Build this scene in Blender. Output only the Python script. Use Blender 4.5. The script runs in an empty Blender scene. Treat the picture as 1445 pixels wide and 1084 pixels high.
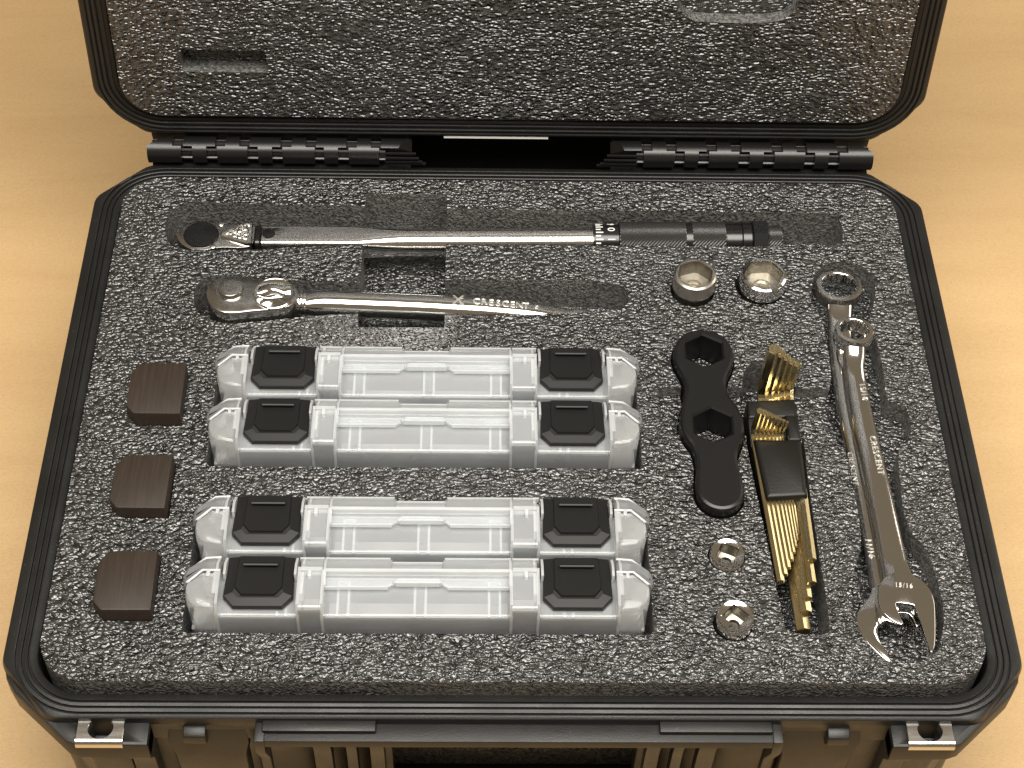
import bpy, bmesh, math, random
from mathutils import Vector, Matrix, noise

S = 0.001                     # the numbers below are millimetres; foam top is z = 0, x right, y away
rnd = random.Random(7)
sc = bpy.context.scene
COL = sc.collection

# ------------------------------------------------------------------ camera
cd = bpy.data.cameras.new("camera"); cam = bpy.data.objects.new("camera", cd); COL.objects.link(cam)
cd.sensor_width = 36.0; cd.lens = 36.0 * 2500 / 1445; cd.clip_start = 0.01; cd.clip_end = 50
rt, up, fw = Vector((.9997, -.0088, .0224)), Vector((-.0075, .7704, .6376)), Vector((.0229, .6375, -.7701))
cam.matrix_world = Matrix(((rt.x, up.x, -fw.x, -.02564), (rt.y, up.y, -fw.y, -.68349), (rt.z, up.z, -fw.z, .84326), (0, 0, 0, 1)))
sc.camera = cam

# ------------------------------------------------------------------ room light
w = bpy.data.worlds.new("World"); sc.world = w; w.use_nodes = True
bg = w.node_tree.nodes["Background"]
bg.inputs[0].default_value = (1.0, .79, .55, 1); bg.inputs[1].default_value = .22


def area(name, loc, target, sx, sy, power, col):
    l = bpy.data.lights.new(name, 'AREA'); l.shape = 'RECTANGLE'; l.size = sx; l.size_y = sy
    l.energy = power; l.color = col
    o = bpy.data.objects.new(name, l); COL.objects.link(o)
    o.location = loc; o.rotation_euler = (Vector(target) - Vector(loc)).to_track_quat('-Z', 'Y').to_euler()
    return o


area("ceiling_light", (.1, -.40, 1.55), (.1, -.40, 0), 1.8, .95, 68, (1.0, .96, .89))
area("side_light", (2.3, .9, .95), (.15, -.05, 0), 1.1, .9, 11, (1.0, .93, .80))

sc.view_settings.view_transform = 'Standard'; sc.view_settings.look = 'None'
sc.view_settings.exposure = 0.0; sc.view_settings.gamma = 1
sc.cycles.max_bounces = 14; sc.cycles.transparent_max_bounces = 40; sc.cycles.transmission_bounces = 10
sc.cycles.diffuse_bounces = 5; sc.cycles.glossy_bounces = 6


# ------------------------------------------------------------------ materials
class NT:
    def __init__(s, name):
        s.m = bpy.data.materials.new(name); s.m.use_nodes = True; s.t = s.m.node_tree
        s.b = s.t.nodes["Principled BSDF"]; s.out = s.t.nodes["Material Output"]

    def n(s, typ, **kw):
        n = s.t.nodes.new(typ)
        for k, v in kw.items():
            if k.startswith('_'): setattr(n, k[1:], v)
            else: n.inputs[k.replace('__', ' ')].default_value = v
        return n

    def l(s, a, ao, b, bi): s.t.links.new(a.outputs[ao], b.inputs[bi])

    def set(s, **kw):
        for k, v in kw.items(): s.b.inputs[k.replace('__', ' ')].default_value = v

    def coord(s, scale=(1, 1, 1), rot=(0, 0, 0)):
        tc = s.n('ShaderNodeTexCoord'); mp = s.n('ShaderNodeMapping', Scale=scale, Rotation=rot)
        s.l(tc, 'Object', mp, 'Vector'); return mp

    def noise(s, vec, scale, detail=2, rough=.5, dist=0.):
        n = s.n('ShaderNodeTexNoise', Scale=scale, Detail=detail, Roughness=rough, Distortion=dist)
        s.l(vec, vec.outputs[0].name, n, 'Vector'); return n

    def ramp(s, src, out, stops):
        r = s.n('ShaderNodeValToRGB'); s.l(src, out, r, 'Fac'); e = r.color_ramp.elements
        while len(e) < len(stops): e.new(.5)
        for k, (p, c) in enumerate(stops): e[k].position = p; e[k].color = c if len(c) == 4 else (*c, 1)
        return r

    def bump(s, src, out, dist, strength=1., chain=None):
        b = s.n('ShaderNodeBump', Distance=dist, Strength=strength); s.l(src, out, b, 'Height')
        if chain: s.l(chain, 'Normal', b, 'Normal')
        s.l(b, 'Normal', s.b, 'Normal'); return b


def foam_mat(name, stretch, base, rough, bdist, contrast):
    m = NT(name)
    mp = m.coord((1, 1, 1))
    warp = m.noise(mp, 28, 1.5)
    sub = m.n('ShaderNodeVectorMath', _operation='SUBTRACT'); sub.inputs[1].default_value = (.5, .5, .5)
    m.l(warp, 'Color', sub, 0)
    sca = m.n('ShaderNodeVectorMath', _operation='SCALE'); sca.inputs['Scale'].default_value = .010
    m.l(sub, 0, sca, 0)
    add = m.n('ShaderNodeVectorMath', _operation='ADD'); m.l(mp, 0, add, 0); m.l(sca, 0, add, 1)
    st = m.n('ShaderNodeMapping', Scale=stretch); m.l(add, 0, st, 'Vector')
    n1 = m.noise(st, .62, 1.5, .5, .4)
    vo = m.n('ShaderNodeTexVoronoi', _feature='SMOOTH_F1', Scale=1.0, Smoothness=.35, Randomness=1.0); m.l(st, 0, vo, 'Vector')
    mix = m.n('ShaderNodeMath', _operation='MULTIPLY_ADD'); mix.inputs[1].default_value = -.55
    m.l(vo, 'Distance', mix, 0); m.l(n1, 'Fac', mix, 2)
    c = m.ramp(n1, 'Fac', [(.36, base[0]), (.66, base[1])])
    m.l(c, 'Color', m.b, 'Base Color')
    m.set(Roughness=rough); m.b.inputs['IOR'].default_value = 1.80
    m.bump(mix, 0, bdist, contrast)
    return m.m


M = {}
M['foam'] = foam_mat('foam_skin', (360, 560, 500), ((.008, .008, .008), (.046, .0455, .0435)), .20, .0027, 1.0)
M['foam_lid'] = foam_mat('foam_skin_lid', (330, 600, 500), ((.008, .008, .008), (.046, .0455, .0435)), .20, .0027, 1.0)
M['foam_cut'] = foam_mat('foam_cut_wall', (760, 760, 640), ((.050, .049, .047), (.17, .166, .156)), .30, .0011, 1.0)

m = NT('case_plastic'); m.set(Base__Color=(.0075, .0073, .0070, 1), Roughness=.42, IOR=1.45)
n = m.noise(m.coord(), 1400, 2); m.bump(n, 'Fac', .00022, .5)
r = m.ramp(m.noise(m.coord(), 30, 4, .6), 'Fac', [(.3, (.34, .34, .34)), (.7, (.50, .50, .50))]); m.l(r, 'Color', m.b, 'Roughness')
d = m.ramp(m.noise(m.coord(), 420, 3, .7), 'Fac', [(.66, (.0075, .0073, .0068)), (.76, (.050, .048, .044))]); m.l(d, 'Color', m.b, 'Base Color')
M['case'] = m.m
m = NT('hinge_plastic'); m.set(Base__Color=(.0075, .0073, .0070, 1), Roughness=.30, IOR=1.5)
n = m.noise(m.coord(), 1600, 2); m.bump(n, 'Fac', .00012, .4); M['hinge'] = m.m
m = NT('black_plastic'); m.set(Base__Color=(.006, .0058, .0056, 1), Roughness=.50, IOR=1.42)
n = m.noise(m.coord(), 1800, 2); m.bump(n, 'Fac', .00015, .4); M['black'] = m.m
m = NT('black_nylon'); m.set(Base__Color=(.0055, .0053, .005, 1), Roughness=.34, IOR=1.45)
n = m.noise(m.coord(), 1200, 2); m.bump(n, 'Fac', .00012, .4); M['nylon'] = m.m
m = NT('black_oxide'); m.set(Base__Color=(.006, .006, .006, 1), Roughness=.22); M['oxide'] = m.m
m = NT('knurled_oxide'); m.set(Base__Color=(.012, .0118, .0112, 1), Roughness=.30, IOR=1.8); M['gripmetal'] = m.m
m = NT('holder_plastic'); m.set(Base__Color=(.0055, .0048, .0036, 1), Roughness=.42, IOR=1.4)
n = m.noise(m.coord(), 900, 2); m.bump(n, 'Fac', .0002, .4); M['holder'] = m.m


def metal(name, col, rough, bd=0., bs=600, stretch=(1, 1, 1)):
    m = NT(name); m.set(Base__Color=(*col, 1), Metallic=1., Roughness=rough)
    mp = m.coord(stretch)
    r = m.ramp(m.noise(mp, 160, 4, .65), 'Fac', [(.3, (rough * .8,) * 3), (.75, (rough * 1.35,) * 3)])
    m.l(r, 'Color', m.b, 'Roughness')
    if bd: m.bump(m.noise(mp, bs, 2), 'Fac', bd, .6)
    return m.m


M['chrome'] = metal('polished_chrome', (.78, .77, .75), .055, .00003, 220)
M['bore'] = metal('bore_steel', (.66, .62, .54), .34, .00004, 900)
M['shinywall'] = metal('shiny_wall', (.24, .225, .19), .30, .00003, 700)
M['borewall'] = metal('bore_wall', (.15, .135, .11), .36, .00004, 900)
M['soft'] = metal('satin_chrome', (.72, .71, .69), .09, .00002, 900)
M['dull'] = metal('dull_chrome', (.50, .49, .47), .19, .00002, 900)
M['tubechrome'] = metal('tube_chrome', (.74, .73, .71), .13, .00002, 900)
M['satin'] = metal('satin_nickel', (.55, .515, .46), .32, .00006, 2500)
M['steel'] = metal('brushed_steel', (.60, .58, .54), .22, .00004, 1500, (.2, 1, 1))
M['brass'] = metal('gold_steel', (.64, .53, .30), .22, .00004, 1200, (1, .15, 1))
M['mark'] = metal('raised_silver', (.86, .85, .80), .42)
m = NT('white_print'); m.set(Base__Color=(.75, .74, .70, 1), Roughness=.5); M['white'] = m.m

m = NT('brown_print_plastic'); m.set(Roughness=.52); m.b.inputs['IOR'].default_value = 1.4
r = m.ramp(m.noise(m.coord((1, .05, 1)), 700, 3, .6), 'Fac', [(.3, (.020, .0135, .0090)), (.75, (.033, .0225, .0160))]); m.l(r, 'Color', m.b, 'Base Color')
wv = m.n('ShaderNodeTexWave', Scale=520., Distortion=.6, _bands_direction='X'); m.l(m.coord(), 0, wv, 'Vector')
wz = m.n('ShaderNodeTexWave', Scale=520., Distortion=.4, _bands_direction='Z'); m.l(m.coord(), 0, wz, 'Vector')
b1 = m.bump(wv, 'Color', .00006, .5); m.bump(wz, 'Color', .00010, .6, b1); M['brown'] = m.m

# milky clear polypropylene: thin walls scatter a little, thick ribs and edges scatter more
def pp(name, f0, f1, tint):
    m = NT(name); m.set(Base__Color=(*tint, 1), Roughness=.30)
    tl = m.n('ShaderNodeBsdfTranslucent', Color=(*tint, 1)); tr = m.n('ShaderNodeBsdfTransparent', Color=(.975, .98, .985, 1))
    mx1 = m.n('ShaderNodeMixShader', Fac=.5); m.l(m.b, 0, mx1, 1); m.l(tl, 0, mx1, 2)
    lw = m.n('ShaderNodeLayerWeight', Blend=.35)
    fr = m.n('ShaderNodeMath', _operation='MULTIPLY_ADD'); m.l(lw, 'Facing', fr, 0); fr.inputs[1].default_value = f1; fr.inputs[2].default_value = f0
    nz = m.noise(m.coord(), 45, 3); ma = m.n('ShaderNodeMath', _operation='MULTIPLY_ADD'); m.l(nz, 'Fac', ma, 0); ma.inputs[1].default_value = f0 * .5; m.l(fr, 0, ma, 2)
    mx2 = m.n('ShaderNodeMixShader'); m.l(ma, 0, mx2, 0); m.l(tr, 0, mx2, 1); m.l(mx1, 0, mx2, 2)
    gl = m.n('ShaderNodeBsdfGlossy', Color=(1, 1, 1, 1), Roughness=.18)
    fz = m.n('ShaderNodeFresnel', IOR=1.42); mx3 = m.n('ShaderNodeMixShader'); m.l(fz, 0, mx3, 0); m.l(mx2, 0, mx3, 1); m.l(gl, 0, mx3, 2)
    m.l(mx3, 0, m.out, 'Surface'); return m.m


M['clear'] = pp('milky_polypropylene', .175, .26, (.90, .93, .95))
M['thick'] = pp('thick_polypropylene', .43, .25, (.90, .92, .93))
M['panel'] = pp('inner_polypropylene', .22, .25, (.88, .86, .82))

m = NT('kraft_paper'); m.set(Roughness=.62)
mpA = m.coord((1, 5.5, 1)); a = m.noise(mpA, 3.2, 4, .55, .4)
mpB = m.coord((1, 2.2, 1)); b = m.noise(mpB, 420, 5, .72, .5)
ca = m.ramp(a, 'Fac', [(.30, (.535, .352, .168)), (.70, (.600, .408, .203))])
cb = m.ramp(b, 'Fac', [(.30, (.84, .825, .80)), (.50, (.985, .985, .98)), (.72, (1.07, 1.07, 1.08))])
mm = m.n('ShaderNodeMix', _data_type='RGBA', _blend_type='MULTIPLY'); mm.inputs['Factor'].default_value = 1
m.t.links.new(ca.outputs['Color'], mm.inputs[6]); m.t.links.new(cb.outputs['Color'], mm.inputs[7])
m.t.links.new(mm.outputs[2], m.b.inputs['Base Color'])
b1 = m.bump(a, 'Fac', .004, .35); m.bump(b, 'Fac', .0006, .35, b1); M['paper'] = m.m


# ------------------------------------------------------------------ mesh helpers
def finish(bm, angle=32):
    bmesh.ops.remove_doubles(bm, verts=bm.verts, dist=1e-7)
    bmesh.ops.recalc_face_normals(bm, faces=bm.faces)
    a = math.radians(angle)
    for f in bm.faces: f.smooth = True
    for e in bm.edges:
        if len(e.link_faces) == 2: e.smooth = e.calc_face_angle(0) < a
        else: e.smooth = False


def obj(name, bm, mat, parent=None, label=None, angle=32, bevel=0., seg=2, recalc=True):
    """links one bmesh (in mm) as one object"""
    if bevel:
        bmesh.ops.recalc_face_normals(bm, faces=bm.faces)
        es = [e for e in bm.edges if len(e.link_faces) == 2 and e.calc_face_angle(0) > math.radians(28)]
        bmesh.ops.bevel(bm, geom=es, offset=bevel, segments=seg, profile=.5, affect='EDGES', clamp_overlap=True)
    finish(bm, angle)
    bmesh.ops.scale(bm, vec=(S, S, S), verts=bm.verts)
    me = bpy.data.meshes.new(name); bm.to_mesh(me); bm.free()
    for k in (mat if isinstance(mat, list) else [mat]): me.materials.append(M[k])
    o = bpy.data.objects.new(name, me); COL.objects.link(o)
    if parent: o.parent = parent
    if label: o['label'] = label
    return o


def empty(name, loc=(0, 0, 0), rz=0.):
    o = bpy.data.objects.new(name, None); COL.objects.link(o)
    o.location = Vector(loc) * S; o.rotation_euler = (0, 0, math.radians(rz)); o.empty_display_size = .01
    return o


def tag(o, label, cat, group=None):
    o['label'] = label; o['category'] = cat
    if group: o['group'] = group
    return o


def copy_tree(o, parent=None):
    c = o.copy(); COL.objects.link(c)
    if parent: c.parent = parent
    for ch in list(o.children): copy_tree(ch, c)
    return c


def B(): return bmesh.new()


def loft(bm, loops, cap0=True, cap1=True, closed=False, mat=0):
    vs = [[bm.verts.new(p) for p in lp] for lp in loops]
    n = len(vs[0]); k = len(vs)
    for i in range(k if closed else k - 1):
        a, b = vs[i], vs[(i + 1) % k]
        for j in range(n):
            f = bm.faces.new((a[j], a[(j + 1) % n], b[(j + 1) % n], b[j])); f.material_index = mat
    if not closed:
        if cap0: bm.faces.new(list(reversed(vs[0]))).material_index = mat
        if cap1: bm.faces.new(vs[-1]).material_index = mat
    return vs


def box(bm, x0, x1, y0, y1, z0, z1):
    loft(bm, [[(x0, y0, z), (x1, y0, z), (x1, y1, z), (x0, y1, z)] for z in (z0, z1)])


def ccw(p):
    return p if sum(a[0] * b[1] - b[0] * a[1] for a, b in zip(p, p[1:] + p[:1])) > 0 else p[::-1]


def inset(poly, d):
    """offset a ccw polygon inwards by d"""
    out = []; n = len(poly)
    for i in range(n):
        p0, p1, p2 = Vector(poly[i - 1]), Vector(poly[i]), Vector(poly[(i + 1) % n])
        e1, e2 = (p1 - p0), (p2 - p1)
        n1 = Vector((-e1.y, e1.x)).normalized(); n2 = Vector((-e2.y, e2.x)).normalized()
        b = n1 + n2
        b = b / max(b.dot(b) * .5, .35) if b.length > 1e-6 else n1
        q = p1 + b * d; out.append((q.x, q.y))
    return out


def smooth_poly(pts, k=2):
    """Chaikin corner cutting"""
    for _ in range(k):
        q = []
        for a, b in zip(pts, pts[1:] + pts[:1]):
            q += [(a[0] * .75 + b[0] * .25, a[1] * .75 + b[1] * .25), (a[0] * .25 + b[0] * .75, a[1] * .25 + b[1] * .75)]
        pts = q
    return pts


def prism(bm, poly, z0, z1, ch=0., chb=0.):
    poly = ccw(list(poly)); L = []
    if chb: L += [[(x, y, z0) for x, y in inset(poly, chb)], [(x, y, z0 + chb) for x, y in poly]]
    else: L += [[(x, y, z0) for x, y in poly]]
    if ch:
        L += [[(x, y, z1 - ch) for x, y in poly]]
        L += [[(x, y, z1 - ch * .3) for x, y in inset(poly, ch * .3)]]
        L += [[(x, y, z1) for x, y in inset(poly, ch)]]
    else: L += [[(x, y, z1) for x, y in poly]]
    loft(bm, L)


def circ(cx, cy, r, n=48, a0=0.): return [(cx + r * math.cos(a0 + 2 * math.pi * i / n), cy + r * math.sin(a0 + 2 * math.pi * i / n)) for i in range(n)]


def lathe(bm, prof, c=(0, 0, 0), axis='z', n=40, cap0=True, cap1=True):
    """prof: (radius, height)"""
    L = []
    for r, h in prof:
        lp = []
        for i in range(n):
            a = 2 * math.pi * i / n; u, v = r * math.cos(a), r * math.sin(a)
            lp.append((c[0] + u, c[1] + v, c[2] + h) if axis == 'z' else (c[0] + h, c[1] + u, c[2] + v))
        L.append(lp)
    loft(bm, L, cap0, cap1)


def polyfunc(n, sides, apothem, rot=0., corner=.0, N=None):
    """closed loop of n points on a regular polygon (corner>0 rounds the corners outwards to a circle cap)"""
    out = []
    for i in range(n):
        a = 2 * math.pi * i / n + 1e-4
        t = ((a - rot) % (2 * math.pi / sides)) - math.pi / sides
        r = apothem / math.cos(t)
        if corner: r = min(r, apothem / math.cos(math.pi / sides) * (1 - corner))
        out.append((r * math.cos(a), r * math.sin(a)))
    return out


def tube(bm, path, rad, n=12, rot=0., cap=True):
    path = [Vector(p) for p in path]; L = []
    ref = None
    for i, p in enumerate(path):
        t = ((path[i + 1] - p) if i == 0 else (p - path[i - 1]) if i == len(path) - 1 else (path[i + 1] - p).normalized() + (p - path[i - 1]).normalized()).normalized()
        if ref is None:
            ref = Vector((1, 0, 0)) if abs(t.x) < .8 else Vector((0, 1, 0))
        ref = (ref - t * ref.dot(t)).normalized(); b = t.cross(ref)
        r = rad[i] if isinstance(rad, (list, tuple)) else rad
        L.append([tuple(p + ref * (r * math.cos(rot + 2 * math.pi * k / n)) + b * (r * math.sin(rot + 2 * math.pi * k / n))) for k in range(n)])
    loft(bm, L, cap, cap)


def boolean(o, cutters, keep=False):
    """subtract meshes exactly; the cutters are removed afterwards"""
    for c in cutters:
        md = o.modifiers.new('cut', 'BOOLEAN'); md.operation = 'DIFFERENCE'; md.object = c; md.solver = 'EXACT'
    dg = bpy.context.evaluated_depsgraph_get()
    me = bpy.data.meshes.new_from_object(o.evaluated_get(dg))
    old = o.data; o.modifiers.clear(); o.data = me; me.name = old.name
    for c in cutters:
        cm = c.data; bpy.data.objects.remove(c); bpy.data.meshes.remove(cm)
    return o


def text_bm(bm, body, size, M4, depth=.25, spacing=1.0):
    """adds raised lettering: text drawn in local xy (mm), placed by matrix M4 (mm)"""
    cu = bpy.data.curves.new('t', 'FONT'); cu.body = body; cu.size = size; cu.extrude = depth
    cu.align_x = 'CENTER'; cu.align_y = 'CENTER'; cu.space_character = spacing; cu.resolution_u = 3
    o = bpy.data.objects.new('t', cu); COL.objects.link(o)
    me = bpy.data.meshes.new_from_object(o.evaluated_get(bpy.context.evaluated_depsgraph_get()))
    me.transform(M4); bm.from_mesh(me)
    bpy.data.objects.remove(o); bpy.data.curves.remove(cu); bpy.data.meshes.remove(me)


def frame(o, x, y):
    """4x4 from origin, x axis and y axis"""
    x = Vector(x).normalized(); z = x.cross(Vector(y)).normalized(); y = z.cross(x)
    return Matrix(((x.x, y.x, z.x, o[0]), (x.y, y.y, z.y, o[1]), (x.z, y.z, z.z, o[2]), (0, 0, 0, 1)))


# ------------------------------------------------------------------ the surface
TZ = -172.
bm = B(); n = 24
box(bm, -2600, 2600, -1800, 2600, TZ - 20, TZ)
t = obj('table_top', bm, 'paper'); t['kind'] = 'structure'; tag(t, 'flat tan paper covered table under the open black case', 'table')
del t['category']


# ------------------------------------------------------------------ the case
def fillet_loop(pts, radii, n=6):
    """closed polygon, each corner rounded with n points"""
    out = []; k = len(pts)
    for i in range(k):
        p0, p1, p2 = Vector(pts[i - 1]), Vector(pts[i]), Vector(pts[(i + 1) % k])
        d1, d2 = (p0 - p1).normalized(), (p2 - p1).normalized()
        ang = d1.angle(d2); r = radii[i]; t = r / math.tan(ang / 2)
        a, b = p1 + d1 * t, p1 + d2 * t
        c = p1 + (d1 + d2).normalized() * (r / math.sin(ang / 2))
        va, vb = a - c, b - c
        tot = va.angle(vb); s = 1 if va.x * vb.y - va.y * vb.x > 0 else -1
        for j in range(n):
            th = s * tot * j / (n - 1)
            out.append((c.x + va.x * math.cos(th) - va.y * math.sin(th), c.y + va.x * math.sin(th) + va.y * math.cos(th)))
    return out


def rr(x0, x1, y0, y1, r, n=6):
    """rounded rectangle with 2n points per corner, ccw from the lower left"""
    pts = []
    for cx, cy, a0 in ((x0 + r, y0 + r, 180), (x1 - r, y0 + r, 270), (x1 - r, y1 - r, 0), (x0 + r, y1 - r, 90)):
        for j in range(2 * n):
            a = math.radians(a0 + 90 * j / (2 * n - 1)); pts.append((cx + r * math.cos(a), cy + r * math.sin(a)))
    return pts


def chrect(x0, x1, y0, y1, cf, cb, r=14, n=6):
    """rectangle with chamfered corners: cf=(dx,dy) at y0, cb at y1; each chamfer end filleted: same count as rr"""
    P = [(x0, y0 + cf[1]), (x0 + cf[0], y0), (x1 - cf[0], y0), (x1, y0 + cf[1]),
         (x1, y1 - cb[1]), (x1 - cb[0], y1), (x0 + cb[0], y1), (x0, y1 - cb[1])]
    return fillet_loop(P, [r] * 8, n)


def lift(lp, z): return [(x, y, z) for x, y in lp]


case = empty('tool_case', (0, 0, TZ))
tag(case, 'open black hard plastic tool case with ribbed rim and raised lid', 'tool case')


def cpart(name, bm, mat='case', label=None, **kw):
    o = obj(name, bm, mat, None, label, **kw); o.parent = case; o.matrix_parent_inverse = Matrix.Translation((0, 0, -TZ * S)); return o


def ring(d, z): return lift(rr(-262.8 - d, 262.8 + d, -197.6 - d, 198.6 + d, 27 + d), z)


bm = B()
prof = [(0, -150), (0, -13.0), (.6, -11.4), (1.4, -10.9), (4.9, -10.5), (5.3, -11.5), (5.8, -11.5), (6.1, -10.2), (6.7, -9.9), (8.3, -10.3), (8.7, -11.5), (9.2, -11.5),
        (9.5, -10.2), (10.1, -9.9), (11.9, -10.3), (12.3, -11.5), (12.8, -11.5), (13.1, -10.2), (13.7, -10.0)]
L = [ring(d, z + 2.0) for d, z in prof]
oc = dict(cf=(30, 34), cb=(33, 32))
L += [lift(chrect(-280.5, 280.5, -212.6, 215.2, **oc), -8.6), lift(chrect(-282, 282, -213.1, 216.5, **oc), -9.2), lift(chrect(-283, 283, -213.4, 217, **oc), -12.4),
      lift(chrect(-283, 283, -213.4, 217, **oc), -30), lift(chrect(-282, 282, -212.6, 216, **oc), -31.5),
      lift(chrect(-268, 268, -210.5, 206, (31, 31), (33, 32)), -34), lift(chrect(-262, 262, -206, 200, (29, 29), (33, 32)), -160), lift(chrect(-256, 256, -200, 194, (29, 29), (33, 32)), -170)]
loft(bm, L, True, True)
bs = cpart('base_shell', bm, angle=26)
bm = B(); box(bm, -68.5, 69.0, -240, -168, -140, -22.5); c = obj('cut', bm, 'case'); boolean(bs, [c])

# front corner flanges carrying the padlock plates
for sx in (-1, 1):
    x_in = 197.5 if sx < 0 else 203.5
    P = [(283.4, -160), (283.0, -174), (279.5, -186), (273.5, -195), (241, -224.5), (235, -226.4), (x_in, -226.6), (x_in, -208), (250, -208), (276, -178), (278, -160)]
    P = ccw([(sx * x, y) for x, y in P])
    bm = B(); prism(bm, P, -29, -13.5, 1.6, 1.2)
    px = sx * (223.4 if sx < 0 else 224.6); py = -217.2
    fl = cpart('corner_flange', bm, angle=40)
    bm = B(); loft(bm, [lift(circ(px, py, 6.6, 40), z) for z in (-60, 0)]); c = obj('cut', bm, 'case')
    c.matrix_world = Matrix.Identity(4)
    boolean(fl, [c])
    # steel plate bent over the front edge, with its hole
    bm = B(); N = 64
    hw, y0, y1 = 12.6, -224.4, -210.6
    rect = []
    for i in range(N):
        a = 2 * math.pi * i / N; cx, cy = math.cos(a), math.sin(a)
        t = min(hw / abs(cx) if abs(cx) > 1e-6 else 1e9, ((y1 - py) if cy > 0 else (py - y0)) / abs(cy) if abs(cy) > 1e-6 else 1e9)
        rect.append((px + cx * t, py + cy * t))
    hole = circ(px, py, 6.5, N)
    loft(bm, [lift(rect, -13.4), lift(rect, -12.1), lift(inset(rect, .3), -11.8), lift(circ(px, py, 6.9, N), -11.8), lift(hole, -12.2), lift(hole, -14.0)], False, False, False)
    pl = cpart('padlock_plate', bm, 'steel', angle=40)
    bm = B()
    Lp = []
    for yy, zz in ((-224.2, -11.8), (-225.4, -12.1), (-226.4, -13.0), (-226.9, -14.4), (-226.9, -16.4), (-226.1, -16.4), (-226.0, -14.6), (-224.2, -13.3)):
        Lp.append([(px - hw, yy, zz), (px + hw, yy, zz)])
    v0 = [bm.verts.new(a) for a, b in Lp]; v1 = [bm.verts.new(b) for a, b in Lp]
    for i in range(len(Lp)):
        j = (i + 1) % len(Lp); bm.faces.new((v0[i], v0[j], v1[j], v1[i]))
    bm.faces.new(v0[::-1]); bm.faces.new(v1)
    o = obj('plate_lip', bm, 'steel', angle=50); o.parent = pl
    # strap that runs down the front wall beside the latch bay
    bm = B()
    xs = (x_in, x_in + 12.5)
    loft(bm, [[(sx * xs[0], -208, z), (sx * xs[1], -208, z), (sx * xs[1], yf, z), (sx * xs[0], yf, z)] for yf, z in ((-226.0, -16), (-226.0, -30), (-220, -40), (-212, -160))])
    cpart('front_strap', bm, bevel=1.0)
    # outer body buttress under the plate
    bm = B()
    loft(bm, [[(sx * 214, -200, z), (sx * (xo + 24), -182, z), (sx * xo, yf, z), (sx * 214, yf, z)] for yf, xo, z in ((-219, 239, -28), (-211, 236, -60), (-206, 233, -160))])
    cpart('corner_buttress', bm, bevel=1.2)

# middle flange with two raised strips, the wall below it and its fins
bm = B(); prism(bm, [(-140, -224), (143.5, -224), (143.5, -210), (-140, -210)], -21, -14, 1.0, .8); cpart('handle_flange', bm, angle=40)
for x0, x1 in ((-137, -75.8), (77.6, 138.8)):
    bm = B(); box(bm, x0, x1, -219.4, -211.8, -15, -10.8); cpart('raised_strip', bm, bevel=.8)
for sx, xe in ((-1, 140), (1, 143.5)):
    bm = B(); loft(bm, [[(sx * (xe - 4.5), -209, z), (sx * (xe + 1), -209, z), (sx * (xe + 1), yf, z), (sx * (xe - 4.5), yf, z)] for yf, z in ((-224.6, -13.0), (-224.6, -26), (-215, -50), (-209, -160))])
    cpart('flange_side', bm, bevel=.7)
    for k, (xa, wd) in enumerate(((101, 10), (87, 6), (72, 8))):
        bm = B(); loft(bm, [[(sx * xa, -205, z), (sx * (xa + wd), -205, z), (sx * (xa + wd), yf, z), (sx * xa, yf, z)] for yf, z in ((-220.5, -20.6), (-217, -40), (-210, -160))])
        cpart('handle_fin', bm, bevel=.8)
    # moulded panel and hook inside the latch bay
    xa, xb = (sx * 150, sx * 192)
    bm = B()
    loft(bm, [[(sx * 146, -206, z), (sx * 190, -206, z), (sx * (190 - ch), yf, z), (sx * (146 + ch), yf, z)] for yf, ch, z in ((-213.2, 0, -18), (-214.6, 0, -34), (-216.5, 3, -44), (-212, 4, -120))])
    cpart('latch_bay_panel', bm, bevel=1.4)
    hx = sx * 174 if sx < 0 else 176
    bm = B(); loft(bm, [[(hx - 6, -212, z), (hx + 6, -212, z), (hx + 6, yf, z), (hx - 6, yf, z)] for yf, z in ((-215.5, -16.5), (-219.5, -18.5), (-219.5, -25), (-216, -31))])
    cpart('latch_hook', bm, bevel=.8)

# ---- lid (drawn in its own plane: x, s up the lid, n towards the viewer)
LR = math.radians(5)
LM = Matrix(((1, 0, 0, 0), (0, math.sin(LR), -math.cos(LR), .222), (0, math.cos(LR), math.sin(LR), 0), (0, 0, 0, 1)))


def lring(d, z): return lift(rr(-262.6 - d, 262.6 + d, 28.6 - d, 428 + d, 27 + d), z)


bm = B()
prof = [(-1, -55), (0, -7), (.4, -5.0), (1.2, -4.2), (3.0, -4.0), (3.4, -5.0), (3.9, -5.0), (4.2, -4.3), (6.6, -4.2), (7.0, -5.2), (7.5, -5.2), (7.8, -4.0), (8.4, -3.6), (10.0, -3.8), (10.4, -4.8), (10.8, -4.8),
        (11.1, -3.4), (11.7, -3.0), (13.2, -3.3), (13.6, -4.4), (14.0, -4.4), (14.3, -3.3), (14.9, -3.0), (15.8, -3.2)]
L = [lring(d, z) for d, z in prof]
lc = dict(cf=(30, 33), cb=(30, 33))
L += [lift(chrect(-280, 280, 12.0, 446, **lc), -3.6), lift(chrect(-281, 281, 11.0, 447, **lc), -4.6), lift(chrect(-281.5, 281.5, 10.6, 447.5, **lc), -6.5), lift(chrect(-281.5, 281.5, 10.6, 447.5, **lc), -20),
      lift(chrect(-272, 272, 20, 438, **lc), -24), lift(chrect(-264, 264, 28, 430, **lc), -74), lift(chrect(-258, 258, 34, 424, **lc), -78)]
loft(bm, L, True, True)
lid = cpart('lid', bm, angle=26); lid.parent = case; lid.matrix_parent_inverse = Matrix.Translation((0, 0, -TZ * S)); lid.matrix_basis = LM
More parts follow.
